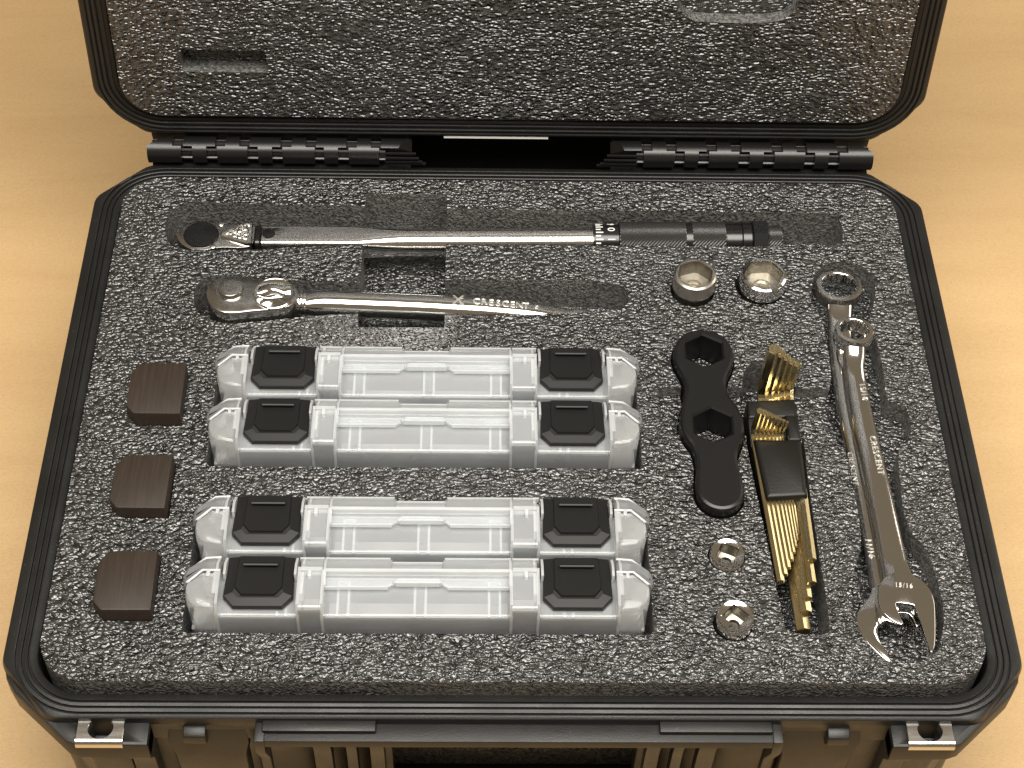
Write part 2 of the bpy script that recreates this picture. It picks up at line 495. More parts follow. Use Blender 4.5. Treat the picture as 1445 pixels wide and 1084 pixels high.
bm = B(); box(bm, -46, 26, 9.4, 11.2, -6.5, -4.2); o = obj('edge_strip', bm, 'white', None, 'thin white strip along the lower lid edge'); o.parent = lid  # plain white bar along the lid's lower edge

# ---- hinge: axis along x at (y,z) = (220.5, 0)
HY, HZ, HR = 221.0, 1.2, 9.2


def sector(bm, x0, x1, a0, a1, r, n=14, taper=None):
    """pie extruded along x; angles in degrees from +y (back) through +z (up): front-up camera direction is about 130"""
    def lp(x, dx=0):
        pts = [(x, HY, HZ)]
        for i in range(n + 1):
            a = math.radians(a0 + (a1 - a0) * i / n)
            pts.append((x + (dx * (i / n) if taper else 0), HY + r * math.cos(a), HZ + r * math.sin(a)))
        return pts
    loft(bm, [lp(x0, (taper or (0, 0))[0]), lp(x1, (taper or (0, 0))[1])])


hl = [(-248.7, -225.6), (-224, -202.3), (-201, -180.2), (-178.8, -157.7), (-156.3, -134.2), (-133.4, -112.8), (-111, -90.2), (-89, -68)]
hr = [(69.5, 90.3), (91.9, 113.2), (114.5, 135.1), (136.9, 157.6), (159.3, 180.2), (182.2, 203.2), (204.6, 225.4), (227.2, 250.6)]
SP = 121
for lst, first in ((hl, 0), (hr, 1)):
    for k, (x0, x1) in enumerate(lst):
        on_lid = (k + first) % 2 == 1
        bm = B(); wid = x1 - x0; cx = (x0 + x1) / 2
        outer_end = (lst is hl and k == 0) or (lst is hr and k == 7)
        inner_end = (lst is hl and k == 7) or (lst is hr and k == 0)
        tp = None
        if outer_end: tp = (9, 0) if lst is hl else (0, 0)
        if on_lid:
            sector(bm, x0, x1, 20, SP, HR, taper=((0, -9) if inner_end and lst is hl else (9, 0) if inner_end else None))
            if not inner_end: sector(bm, cx - 4.8, cx + 4.8, SP, 232, HR - .15)
        else:
            sector(bm, x0, x1, SP, 246, HR)
            if outer_end:
                if lst is hl: sector(bm, x0, x1 - 6, SP, 60, HR - .02, taper=(13, 0))
                else: sector(bm, x0 + 6, x1, SP, 60, HR - .02, taper=(0, -13))
            else: sector(bm, cx - 4.8, cx + 4.8, 40, SP, HR - .15)
        cpart('hinge_knuckle', bm, 'hinge', angle=25)
for x0, x1 in ((-247, -69), (70, 249)):        # webs joining the hinge to base and lid
    bm = B(); loft(bm, [[(x, 210, -26), (x, 222, -26), (x, 222, -8.0), (x, 216.5, -8.6), (x, 214.0, -9.4), (x, 210, -9.6)] for x in (x0, x1)]); cpart('hinge_web', bm, angle=20)
    bm = B(); loft(bm, [[(x, 15, -24), (x, 15, -7), (x, 11, -5.6), (x, 5, -7), (x, 1, -9), (x, 1, -24)] for x in (x0, x1)]); o = obj('hinge_web', bm, 'case', angle=20); o.parent = lid
for x0, x1 in ((-246, -86), (87, 248)):        # ribbed hinge cores seen in the gaps
    bm = B(); prof = []
    for i in range(36):
        a = 2 * math.pi * i / 36; r = 6.9 if i % 3 else 5.2; prof.append((HY + r * math.cos(a), HZ + r * math.sin(a)))
    loft(bm, [[(x, y, z) for y, z in prof] for x in (x0, x1)]); cpart('hinge_core', bm, 'hinge', angle=10)
bm = B(); loft(bm, [[(x, 214, -14), (x, 214, -84), (x, 268, -84), (x, 268, 6), (x, 264, 6), (x, 264, -80), (x, 217.5, -80), (x, 217.5, -14)] for x in (-96, 97)]); cpart('gap_trough', bm)  # trough added so the gap between the two hinges stays dark
for s_, e in ((-1, -68), (1, 69.5)):           # stepped ribs beside the inner ends
    bm = B()
    for k in range(4):
        a = math.radians(146 + 24 * k); y, z = HY + 8.0 * math.cos(a), HZ + 8.0 * math.sin(a)
        xa = e + s_ * (1.2 + 4.3 * k) if False else e - s_ * 4.5 + s_ * 4 * 0 - 0
        x_out = e + (-s_) * (0) + s_ * (5 - 5 * 1) + (s_ * -1) * (-1.0 - 2.6 * (3 - k) * 0 + 2.2 * k)
        x_in2 = e + s_ * 18 * 0 + (s_ * 1) * 18
        box(bm, min(x_out * 1. - s_ * 4, x_in2), max(x_out - s_ * 4, x_in2), y - .7, y + .7, z - .7, z + .7)
    cpart('hinge_rib', bm, angle=20)

# ------------------------------------------------------------------ foam inserts
def rough_poly(P, step=2.0, amp=.28, seed=0):
    out = []; n = len(P)
    for i in range(n):
        a, b = Vector(P[i]), Vector(P[(i + 1) % n]); k = max(1, int((b - a).length / step))
        for j in range(k):
            p = a + (b - a) * (j / k)
            q = noise.noise_vector(Vector((p.x * .55, p.y * .55, seed * 7.3))) * amp * 1.6
            out.append((p.x + q.x, p.y + q.y))
    return out


def cutter(P, depth, top=6., seed=1, amp=.28):
    bm = B(); P = ccw(rough_poly(P, seed=seed, amp=amp)); loft(bm, [lift(P, -depth), lift(P, top)])
    o = obj('cut', bm, 'foam'); return o


def rect(x0, x1, y0, y1, r=3.): return rr(x0, x1, y0, y1, r, 3)


bm = B(); P = rough_poly(rr(-260.6, 260.6, -195.4, 194.8, 27, 8), 3, .22, 3)
loft(bm, [lift(P, -148), lift(P, 0)])
foam = obj('foam_insert', bm, ['foam', 'foam_cut'])
cuts = []
cuts.append(cutter(smooth_poly([(-229, 140), (-230, 158), (-222, 170), (-207, 172.5), (-190, 170), (-105, 169), (-40, 167.3), (100, 167), (214, 167), (222, 163), (222, 142), (216, 136), (186, 135.6), (172, 134.6),
                                (75, 134.4), (50, 134.0), (-96, 132.6), (-150, 129.4), (-170, 127.5), (-212, 126.5), (-224, 130)], 2), 30, seed=1))
cuts.append(cutter(rect(-98, -43, 60.5, 181, 1.5), 34, seed=2))
cuts.append(cutter(smooth_poly([(-205, 84), (-203, 98), (-194, 105), (-170, 103), (-127, 99.5), (-97, 99.4), (-42, 101.8), (-10, 103.4), (45, 102.4), (70, 100.6), (76, 92), (74, 77.5),
                                (40, 73.6), (-37, 70.5), (-97, 72.0), (-127, 70.0), (-140, 67.6), (-172, 62.6), (-186, 63.4), (-199, 69)], 2), 26, seed=3))
cuts.append(cutter(rect(-182.8, 76.6, -50.4, 37.8, 4), 130, seed=4))
cuts.append(cutter(rect(-184.6, 76.8, -165.2, -78.6, 4), 130, seed=5))
cuts.append(cutter(smooth_poly([(193.4, 92.3), (198.9, 111.2), (206.9, 119.7), (219.0, 122.4), (232.5, 118.0), (238.2, 102.2), (233.3, 80.4), (226.6, 68.1), (231.5, 55), (232, 24), (230.5, 6), (233, 1.2),
                                (241.8, 0.5), (243.3, -10.0), (241.5, -26), (233.0, -30), (230.3, -48.1), (227.6, -91.9), (237.2, -104.3), (241.4, -131.1), (240.6, -157.0), (232.5, -176.2), (218.8, -183.6),
                                (202, -181), (190.2, -157.2), (190.0, -133.7), (195.6, -116.9), (201.4, -103), (201.6, -64), (200.4, -34), (194.2, -29), (193.3, -20), (194, 10), (198.4, 18), (199.5, 40.9), (199.0, 58.8), (199, 70), (195, 77)], 2), 17, seed=6))
cuts.append(cutter(smooth_poly([(141, 20), (150, 36), (166, 34), (176, 20), (176, -20), (174.6, -69.4), (175.2, -109.7), (175.8, -159.6), (172.6, -165.4), (151.4, -163.6), (149.6, -157.4), (146.4, -110), (143.4, -72), (140.5, -35)], 2), 30, seed=7))
cuts.append(cutter(rect(89.5, 196.5, -24.5, 13.0, 3), 9, seed=8))
for k, (cx, cy, r) in enumerate(((117.2, 94.6, 14.4), (161.4, 98.4, 16.2), (121.4, -112.2, 10.8), (121.0, -158.0, 11.2))):
    cuts.append(cutter(circ(cx, cy, r, 40), 26, seed=9 + k, amp=.2))
blocks = [((-233.6, -200.8), (-19.8, 20.0)), ((-233.4, -200.6), (-87.6, -49.0)), ((-234.0, -201.6), (-157.2, -117.8))]
for k, ((xa, xb), (ya, yb)) in enumerate(blocks):
    cuts.append(cutter([(xa - .4, ya + 9), (xa + 6, ya - .5), (xb + .6, ya - .5), (xb + .6, yb + .8), (xa + 9, yb + .8), (xa - .4, yb - 9)], 26, seed=15 + k))
tool_out = smooth_poly([(120.6, 55.6), (107, 51.8), (99.9, 40), (100.4, 27), (105.2, 16), (106, 5), (102.4, -6), (100.4, -20), (102.4, -31), (107.4, -40), (108.4, -52), (106.4, -64), (107.2, -77), (113, -83.6),
                        (120.7, -85.8), (128.6, -83.6), (134, -77), (135.2, -66), (132.6, -52), (133.6, -41), (138.9, -30), (139.6, -20), (137.2, -8), (131.0, 2), (131.0, 14), (137.2, 26), (138.4, 38), (133.4, 50)], 2)
cuts.append(cutter(inset(ccw(tool_out), -1.0), 16, seed=20))
bm = B(); box(bm, -75, 76, -230, -150 - 17, -150, -20); cuts.append(obj('cut', bm, 'foam'))
boolean(foam, cuts)
bm = B(); bm.from_mesh(foam.data)
bmesh.ops.triangulate(bm, faces=[f for f in bm.faces if len(f.verts) > 4])
for f in bm.faces:
    f.normal_update(); f.smooth = False; f.material_index = 0 if abs(f.normal.z) > .6 else 1
bm.to_mesh(foam.data); bm.free()
tag(foam, 'charcoal grey speckled foam insert filling the case base with tool cutouts', 'foam insert')

bm = B(); P = rough_poly(rr(-261.8, 261.8, 29.4, 427, 27, 8), 3, .22, 5)
loft(bm, [lift(P, -52), lift(P, 0)])
lf = obj('foam_insert', bm, ['foam_lid', 'foam_cut']); lf.matrix_world = LM
bpy.context.view_layer.update()
cl = []
for P, dep, sd in ((rect(-219, -162.6, 65.4, 83, 2.5), 13, 31), (smooth_poly([(104, 124), (112, 112.5), (120, 108.6), (173, 108.9), (181, 117), (184, 126), (184, 180), (174, 190), (114, 190), (104, 180)], 2), 10.5, 32)):
    c = cutter(P, dep, 6, sd); c.matrix_world = LM; cl.append(c)
bpy.context.view_layer.update()
boolean(lf, cl)
bm = B(); bm.from_mesh(lf.data)
bmesh.ops.triangulate(bm, faces=[f for f in bm.faces if len(f.verts) > 4])
for f in bm.faces:
    f.normal_update(); f.smooth = False; f.material_index = 0 if abs(f.normal.z) > .6 else 1
bm.to_mesh(lf.data); bm.free()
tag(lf, 'charcoal grey speckled foam insert in the raised lid with two empty cutouts', 'foam insert')

# ------------------------------------------------------------------ brown blocks
for k, ((xa, xb), (ya, yb)) in enumerate(blocks):
    o = empty('plastic_block', ((xa + xb) / 2, (ya + yb) / 2, -26))
    hx, hy = (xb - xa) / 2, (yb - ya) / 2
    P = [(-hx, -hy + 6), (-hx + 4.5, -hy + .6), (-hx + 6, -hy), (hx, -hy), (hx, hy), (-hx + 8, hy), (-hx + 3.5, hy - 2.5), (-hx, hy - 8)]
    h = (11.5, 9.5, 10.5)[k] + 26
    bm = B(); prism(bm, P, 0, h, .9)
    me = obj('plastic_block_tmp', bm, 'brown', angle=40)
    bpy.data.objects.remove(o); me.name = 'plastic_block'; me.location = Vector(((xa + xb) / 2, (ya + yb) / 2, -26)) * S
    me.rotation_euler = (0, math.radians((1.2, -.8, .6)[k]), math.radians((.4, -1.0, .8)[k]))
    tag(me, ('dark brown plastic block nearest the ratchet wrench', 'dark brown plastic block in the middle of its row of three', 'dark brown plastic block nearest the front rim of the case')[k], 'block', 'brown plastic blocks pressed into the foam')

# ------------------------------------------------------------------ sockets
def socket(name, c, r, h, kind, mat, rot, label, base=-18.):
    o = empty(name, (c[0], c[1], base)); N = 72; H = h - base
    bm = B()

    def cl(rad, z): return [(rad * math.cos(2 * math.pi * i / N + 1e-4), rad * math.sin(2 * math.pi * i / N + 1e-4), z) for i in range(N)]
    if kind == 'hex':
        ap = r * .755
        def hx(a, z, cr=.06): return [(x, y, z) for x, y in polyfunc(N, 6, a, rot, cr)]
        L = [cl(r * .80, 0), cl(r * .84, .6), cl(r * .84, H - 14), cl(r * .95, H - 12.6), cl(r, H - 11.5), cl(r, H - 2.0), cl(r * .985, H - 1.3), cl(r * .925, H - .65), cl(r * .90, H - .35),
             hx(ap * 1.03, H - .35), hx(ap * 1.005, H - 1.0)]
        loft(bm, L, True, False); obj('body', bm, mat, o, angle=28)
        bm = B(); L = [hx(ap * 1.005, H - 1.0), hx(ap, H - 1.3), hx(ap, H - 11.5), cl(r * .40, H - 11.8), cl(r * .36, H - 12.6), cl(r * .36, H - 17)]
        vv = loft(bm, L, False, True); bm.faces.ensure_lookup_table()
        for f in bm.faces:
            if f.calc_center_median().z < H - 11.3: f.material_index = 1
        obj('hex_hole', bm, ['borewall', 'bore'] if mat == 'satin' else ['shinywall', 'bore'], o, angle=28)
        bm = B(); lathe(bm, [(r * .31, 0), (r * .31, 1.2), (r * .24, 1.8)], (0, 0, H - 16.9), n=28); obj('magnet', bm, 'steel', o)
    else:
        ap = r * .52
        def sq(a, z, cr=.05): return [(x, y, z) for x, y in polyfunc(N, 4, a, rot, cr)]
        L = [cl(r * .9, 0), cl(r * .96, .5)]
        for zz in (H - 4.6, H - 3.4): L += [cl(r, zz - .5), cl(r * .955, zz - .1), cl(r * .955, zz + .4), cl(r, zz + .6)]
        L += [cl(r, H - 1.2), cl(r * .975, H - .4), cl(r * .93, H), cl(r * .88, H - .1), cl(r * .80, H - .45), sq(ap * 1.05, H - .8)]
        loft(bm, L, True, False); obj('body', bm, 'soft', o, angle=26)
        bm = B(); L = [sq(ap * 1.05, H - .8), sq(ap, H - 1.3), sq(ap, H - 10), cl(r * .34, H - 10.4), cl(r * .32, H - 13)]
        loft(bm, L, False, True)
        for f in bm.faces:
            if H - 10.9 < f.calc_center_median().z < H - 10: f.material_index = 1
        obj('drive_hole', bm, ['borewall', 'bore'], o, angle=26)
    tag(o, label, 'socket', 'sockets standing in the foam')
    return o


s1 = socket('hex_socket', (117.4, 94.2), 13.8, 16.5, 'hex', 'satin', .32, 'dull satin grey hex socket, left of the shiny one below the torque wrench grip')
s2 = socket('hex_socket', (162.2, 97.6), 14.9, 13.2, 'hex', 'chrome', .10, 'mirror chrome hex socket with wide open mouth below the torque wrench tip')
s3 = socket('square_drive_socket', (121.6, -112.8), 9.9, 5.0, 'sq', 'chrome', .35, 'small low chrome socket just below the black double ring tool')
s4 = socket('square_drive_socket', (121.4, -158.6), 10.2, 10.6, 'sq', 'chrome', .05, 'small chrome socket standing higher, nearest the front rim of the case')

# ------------------------------------------------------------------ black double ring tool
o = empty('ring_spanner', (120, -15, -14))
TOP = 8.
bm = B(); P = ccw([(x - 120, y + 15) for x, y in tool_out]); prism(bm, P, 0, TOP + 14, 2.2, .8)
body = obj('body', bm, 'nylon', o, angle=40)
cs = []
for cx, cy, ap in ((119.3, 36.8, 11.3), (120.2, -22.2, 11.4)):
    bm = B(); hexp = [(x + cx - 120, y + cy + 15) for x, y in polyfunc(6, 6, ap, math.radians(90), 0)]
    hexp = [(cx - 120 + ap / math.cos(math.pi / 6) * math.cos(math.radians(90 + 60 * i)), cy + 15 + ap / math.cos(math.pi / 6) * math.sin(math.radians(90 + 60 * i))) for i in range(6)]
    hexp = ccw(hexp); big = inset(hexp, -1.2)
    loft(bm, [lift(hexp, -3), lift(hexp, TOP + 14 - 1.2), lift(big, TOP + 14 + .05), lift(big, TOP + 17)])
    c = obj('cut', bm, 'black'); c.location = o.location; cs.append(c)
bpy.context.view_layer.update(); boolean(body, cs)
for p in body.data.polygons: p.use_smooth = False
body.data.materials.clear(); body.data.materials.append(M['nylon'])
tag(o, 'matt black plastic spanner with two hexagonal holes and a rounded end', 'spanner')

# ------------------------------------------------------------------ torque wrench
tw = empty('torque_wrench', (0, 144.4, -8.2), .95); tag(tw, 'long chrome torque wrench with black knurled grip lying nearest the hinge', 'torque wrench')


def sup(w, h, e, n=40):
    out = []
    for i in range(n):
        a = 2 * math.pi * i / n; c, s_ = math.cos(a), math.sin(a)
        out.append((math.copysign(abs(c) ** (2 / e), c) * w, math.copysign(abs(s_) ** (2 / e), s_) * h))
    return out


def xloft(bm, secs, n=40):
    """secs: (x, y, z, half width, half height, exponent)"""
    loft(bm, [[(x, y + u, z + v) for u, v in sup(w, h, e, n)] for x, y, z, w, h, e in secs])


bm = B()
xloft(bm, [(-165.5, .5, .8, 8.4, 7.2, 5), (-165, .5, .8, 9.2, 7.9, 5.5), (-130, .3, .8, 9.2, 7.9, 5.5), (-104, 0, .6, 9.2, 8.1, 5), (-97, 0, .3, 9.2, 8.5, 4), (-90, 0, .1, 9.2, 8.9, 3), (-82, 0, 0, 9.2, 9.1, 2.4), (-70, 0, 0, 9.2, 9.2, 2), (56, 0, 0, 9.2, 9.2, 2)])
obj('tube', bm, 'tubechrome', tw, angle=30)
bm = B(); lathe(bm, [(4.3, 7.6), (4.3, 8.9), (3.9, 9.5), (3.2, 9.7)], (-160.6, 0, 0), n=28); obj('pivot_pin', bm, 'oxide', tw)
bm = B(); xloft(bm, [(-169.5, .4, .6, 9.4, 8.2, 4), (-169, .4, .6, 9.8, 8.6, 4), (-166.6, .4, .6, 9.8, 8.6, 4), (-166, .4, .6, 9.4, 8.2, 4)]); obj('collar', bm, 'oxide', tw)
# head
hp = smooth_poly([(-220.5, -5), (-222, 3), (-218, 10.5), (-210, 14.4), (-200, 14.2), (-192, 11), (-182, 12.4), (-174, 11.6), (-169.3, 10), (-169.3, -10), (-180, -11.8), (-192, -10.6), (-202, -14.2), (-212, -13)], 2)
bm = B(); prism(bm, hp, -12, 7.4, 1.6, 1); obj('ratchet_head', bm, 'dull', tw, angle=40)
bm = B(); lathe(bm, [(11.6, 6.8), (11.6, 8.2), (11.2, 8.7), (10.8, 8.8)], (-205, 0, 0), n=48); obj('cover_disc', bm, 'oxide', tw)
for x, y in ((-192.8, 10.2), (-196.5, -10.4)):
    bm = B(); lathe(bm, [(2.1, 7), (2.1, 8), (1.4, 8.4)], (x, y, 0), n=18); obj('screw', bm, 'steel', tw)
tri = [(-192, -2.5), (-191, 0), (-175, 10.6), (-171.4, 9.6), (-171, -9.4), (-175, -9.8)]
bm = B(); P = ccw(tri); Q = inset(P, 2.2)
loft(bm, [lift(P, 7.0), lift(P, 9.6), lift(inset(P, .5), 10.1), lift(Q, 10.1), lift(inset(Q, .3), 5.0)], False, True); obj('lever_plate', bm, 'chrome', tw, angle=30)
lev = [(-183.5, -1.5, 2.4, 9.2), (-179.5, -3.2, 2.2, 9.6), (-179.8, 1.6, 2.3, 10.4), (-176.4, 4.2, 2.0, 9.4), (-175.6, -1.0, 2.1, 10.2), (-187, -1, 1.6, 8.6)]
bm = B()
for x, y, r, z in lev: lathe(bm, [(r, 4.5), (r, z - 1.2), (r * .86, z - .5), (r * .5, z), (.1, z + .1)], (x, y, 0), n=18)
obj('reversing_lever', bm, 'chrome', tw, angle=50)
# scale ring, grip and tail
bm = B(); lathe(bm, [(9.4, 54.5), (11.6, 55), (11.9, 56), (11.9, 71.4), (11.4, 72)], axis='x', n=56); sr = obj('scale_ring', bm, 'oxide', tw)
bm = B()


def on_tube(x, ang, r):
    """frame on the ring: ang in degrees above the front horizon; text up points to -x"""
    a = math.radians(ang); nrm = Vector((0, -math.cos(a), math.sin(a))); p = Vector((x, nrm.y * r, nrm.z * r))
    return nrm, p


for k, a in enumerate(range(30, 150, 12)):
    nrm, p = on_tube(57.6 + (1.0 if k % 2 == 0 else .2), a, 11.88); t = nrm.cross(Vector((1, 0, 0)))
    hl_ = 2.4 if k % 2 == 0 else 1.6
    F = frame(p, (1, 0, 0), t); bmesh.ops.create_cube(bm, size=1, matrix=F @ Matrix.Diagonal((hl_ * 2, .9, .3, 1)))
for ch, a in (("0", 90), ("1", 54), ("9", 126)):
    nrm, p = on_tube(66.2, a, 11.8); t = nrm.cross(Vector((1, 0, 0)))
    text_bm(bm, ch, 7.0, frame(p, -t if False else t, (-1, 0, 0)) if False else frame(p, t * -1, (1, 0, 0)), .25)
obj('scale_print', bm, 'white', sr, angle=20)


def knurl(bm, x0, x1, r, pitch, depth):
    """diagonal ridges around a cylinder"""
    na = max(8, round(2 * math.pi * r / pitch)) * 4; nx = max(4, round((x1 - x0) / pitch * 4)); w_ = (0, .5, 1, .5); L = []
    for i in range(nx + 1):
        x = x0 + (x1 - x0) * i / nx; e = 1 if 0 < i < nx else 0
        L.append([(x, (r + depth * e * w_[(i + j) % 4]) * math.cos(2 * math.pi * j / na), (r + depth * e * w_[(i + j) % 4]) * math.sin(2 * math.pi * j / na)) for j in range(na)])
    loft(bm, L)


bm = B(); knurl(bm, 72, 116.6, 13.1, 2.3, .42); knurl(bm, 120.4, 143, 13.1, 2.3, .42); obj('knurled_grip', bm, 'gripmetal', tw, angle=5)
bm = B(); lathe(bm, [(13.2, 116.4), (13.2, 120.6)], axis='x', n=56); obj('grip_band', bm, 'oxide', tw)
bm = B(); lathe(bm, [(12.6, 142.9), (13.0, 143.3), (13.0, 153.4), (12.6, 153.9)], axis='x', n=56); obj('grip_cap', bm, 'oxide', tw)
bm = B(); lathe(bm, [(12.8, 153.8), (13.4, 154.4), (13.4, 160.0), (12.8, 160.6)], axis='x', n=56); obj('lock_sleeve', bm, 'oxide', tw)
bm = B(); loft(bm, [[(x, u * f, v * f) for u, v in circ(0, 0, 15.0, 8, .39)] for x, f in ((160.6, .9), (161.4, 1), (170.4, 1), (171.2, .9))]); obj('lock_nut', bm, 'oxide', tw, angle=20)
bm = B(); knurl(bm, 171, 181, 10, 2.1, .4); obj('end_knob', bm, 'gripmetal', tw, angle=5)

# ------------------------------------------------------------------ ratchet wrench
rw = empty('ratchet_wrench', (0, 80, 0)); tag(rw, 'polished chrome ratchet wrench with round head and raised lettering on the handle', 'ratchet wrench')
# handle, sinking to the right
hs = [(-139, 1.4, -1.0, 7.5, 6.5, 3), (-131, 1.4, -1.2, 7.2, 6.4, 2.4), (-126.5, 1.5, -1.4, 8.8, 8.2, 2.2), (-120, 1.6, -1.4, 8.6, 8.3, 2), (-60, 1.4, -4.2, 8.9, 8.6, 2), (-20, 1.2, -6.8, 9.2, 8.8, 2.0),
      (10, 0.6, -9.4, 8.8, 8.2, 2.0), (24, .4, -11.2, 8.4, 7.4, 2), (36, 0, -12.6, 7.6, 5.6, 2), (44, 0, -12.8, 7.8, 6.4, 2), (49.5, 0, -13, 7.4, 6.0, 2), (51, 0, -13, 5.0, 4, 2)]
bm = B(); xloft(bm, hs); obj('handle', bm, 'soft', rw, angle=40)
out = smooth_poly([(-195.6, .5), (-194.6, 8), (-190.4, 15), (-183.6, 18.2), (-175, 18), (-163, 15), (-152, 12.4), (-140.6, 11), (-136.2, 6), (-136, -3), (-140, -9.4), (-150, -12), (-163, -13.4), (-176, -15.6), (-184, -15.2), (-191.4, -9.8)], 2)
bm = B(); prism(bm, out, -13, 8, 2.0, 1.2); obj('ratchet_head', bm, 'dull', rw, angle=42)
bm = B(); lathe(bm, [(9.4, 7.6), (9.4, 8.15), (8.8, 8.15), (8.5, 7.4), (8.0, 7.4), (8.0, 10.4), (7.6, 11.1), (6.9, 11.4), (4, 11.5), (.1, 11.5)], (-179.2, 3.8, 0), n=48, cap1=False); obj('release_button', bm, 'dull', rw, angle=30)
bm = B(); lathe(bm, [(13.2, 7.4), (13.2, 8.6), (12.6, 9.0), (11.8, 8.6), (4, 8.3), (.1, 8.3)], (-151.6, 1.0, 0), n=48, cap1=False); dial = obj('lever_dial', bm, 'soft', rw, angle=30)
bm = B()   # twisted reversing lever
L = []
for k in range(15):
    t = k / 14; x = -161.5 + 20.5 * t; tw_ = math.radians(-48 + 96 * t)
    hh = 2.6 + 3.4 * math.sin(math.pi * min(1, t * 1.15) * .85); wv_ = 6.6 - 2.4 * math.sin(math.pi * t)
    lp = []
    for u, v in sup(wv_, hh, 2.4, 24):
        lp.append((x, 1.2 + u * math.cos(tw_) - v * math.sin(tw_) * .7, 10.2 + (u * math.sin(tw_) * .55 + v * math.cos(tw_)) * .8))
    L.append(lp)
loft(bm, L); obj('reversing_lever', bm, 'chrome', rw, angle=60)
bm = B(); lathe(bm, [(7.4, -137.5), (7.8, -136.8), (7.8, -136.0), (7.0, -135.4), (7.8, -134.8), (7.8, -134.0), (7.0, -133.4), (7.8, -132.8), (7.4, -131.6)], (0, 1.4, -1.1), axis='x', n=40)
obj('neck_ring', bm, 'chrome', rw, angle=20)


def on_handle(x, ang):
    s = [q for q in hs]
    for a, b in zip(s, s[1:]):
        if a[0] <= x <= b[0]:
            t = (x - a[0]) / (b[0] - a[0]); q = [a[i] + (b[i] - a[i]) * t for i in range(6)]
    an = math.radians(ang); nrm = Vector((0, -math.cos(an), math.sin(an)))
    return Vector((x, q[1] + nrm.y * (q[3] + .02), q[2] + nrm.z * (q[4] + .02))), nrm


bm = B()
word = "X CRESCENT \u00ae"; xs = [-34.5, None, -22.8, -18.0, -13.4, -8.8, -4.2, .3, 4.8, 9.0, None, 16.0]
for ch, x in zip(word, xs):
    if x is None: continue
    p, nrm = on_handle(x, 92); t = nrm.cross(Vector((-1, 0, 0))).normalized()
    text_bm(bm, ch, 10.5 if ch == 'X' else (3.4 if ch == '\u00ae' else 6.9), frame(p, (1, 0, -.045), t if t.y > 0 else -t), .35)
obj('lettering', bm, 'mark', rw, angle=20)

# ------------------------------------------------------------------ combination wrenches
def wrench(label, ring_c, ro, ri, ztop_ring, spine, ztop, head, head_z, thick, rot, texts):
    o = empty('combination_wrench', (ring_c[0], ring_c[1], ztop - thick)); ox, oy, oz = ring_c[0], ring_c[1], ztop - thick
    # ring with a twelve point hole, tilted slightly
    bm = B(); N = 96; L = []
    def star(a, z):
        lp = []
        for i in range(N):
            t = 2 * math.pi * i / N; k = (i % (N // 12)) / (N // 12); tri_ = abs(k - .5) * 2
            r = a * (1.0 + .075 * tri_); lp.append((r * math.cos(t), r * math.sin(t), z))
        return lp
    c = lambda r, z: [(r * math.cos(2 * math.pi * i / N), r * math.sin(2 * math.pi * i / N), z) for i in range(N)]
    hgt = 10.5
    L = [c(ro - 1.0, 0), c(ro - .3, .5), c(ro, 1.4), c(ro, hgt - 1.8), c(ro - .25, hgt - .8), c(ro - .8, hgt - .15), c(ro - 1.3, hgt), c(ri * 1.08 + .35, hgt), c(ri * 1.08 + .1, hgt - .2), star(ri, hgt - 1.2), star(ri, 1.0), c(ri * 1.10 + .2, 0)]
    loft(bm, L, False, False, True)
    bmesh.ops.rotate(bm, verts=bm.verts, cent=(0, 0, 0), matrix=Matrix.Rotation(math.radians(-6), 3, 'X'))
    bmesh.ops.translate(bm, verts=bm.verts, vec=(0, 0, ztop_ring - hgt - oz))
    obj('ring_end', bm, 'tubechrome', o, angle=24)
    # shank: (x, y, half width, height of its top)
    bm = B(); L = []
    for i, (x, y, hw, zt, th) in enumerate(spine):
        zt -= oz; lp = []
        prof = [(-1.0, -.60), (-.99, -.46), (-.92, -.30), (-.78, -.16), (-.60, -.07), (-.42, -.015), (-.24, .01), (-.02, .012), (.22, -.01), (.46, -.05), (.68, -.12), (.86, -.24), (.96, -.40), (1, -.56), (.98, -.70), (.8, -.9), (.5, -1), (-.5, -1), (-.8, -.9), (-.98, -.66)]
        for u, v in prof: lp.append((x - ox + u * hw, y - oy, zt + v * th))
        L.append(lp)
    loft(bm, L); obj('shank', bm, 'soft', o, angle=30)
    bm = B(); P = ccw([(x - ox, y - oy) for x, y in head])
    prism(bm, P, head_z - oz - 7.5, head_z - oz, .5, .3); obj('open_jaw', bm, 'soft', o, angle=46)
    for body, sz, (x, y, z), up_ in texts:
        bm = B(); text_bm(bm, body, sz, frame((x - ox, y - oy, z - oz), up_, Vector((0, 0, 1)).cross(Vector(up_))), .3, 1.15)
        obj('size_mark' if '/' in body else 'lettering', bm, 'mark', o, angle=20)
    tag(o, label, 'wrench', 'chrome combination wrenches stacked in the foam'); return o


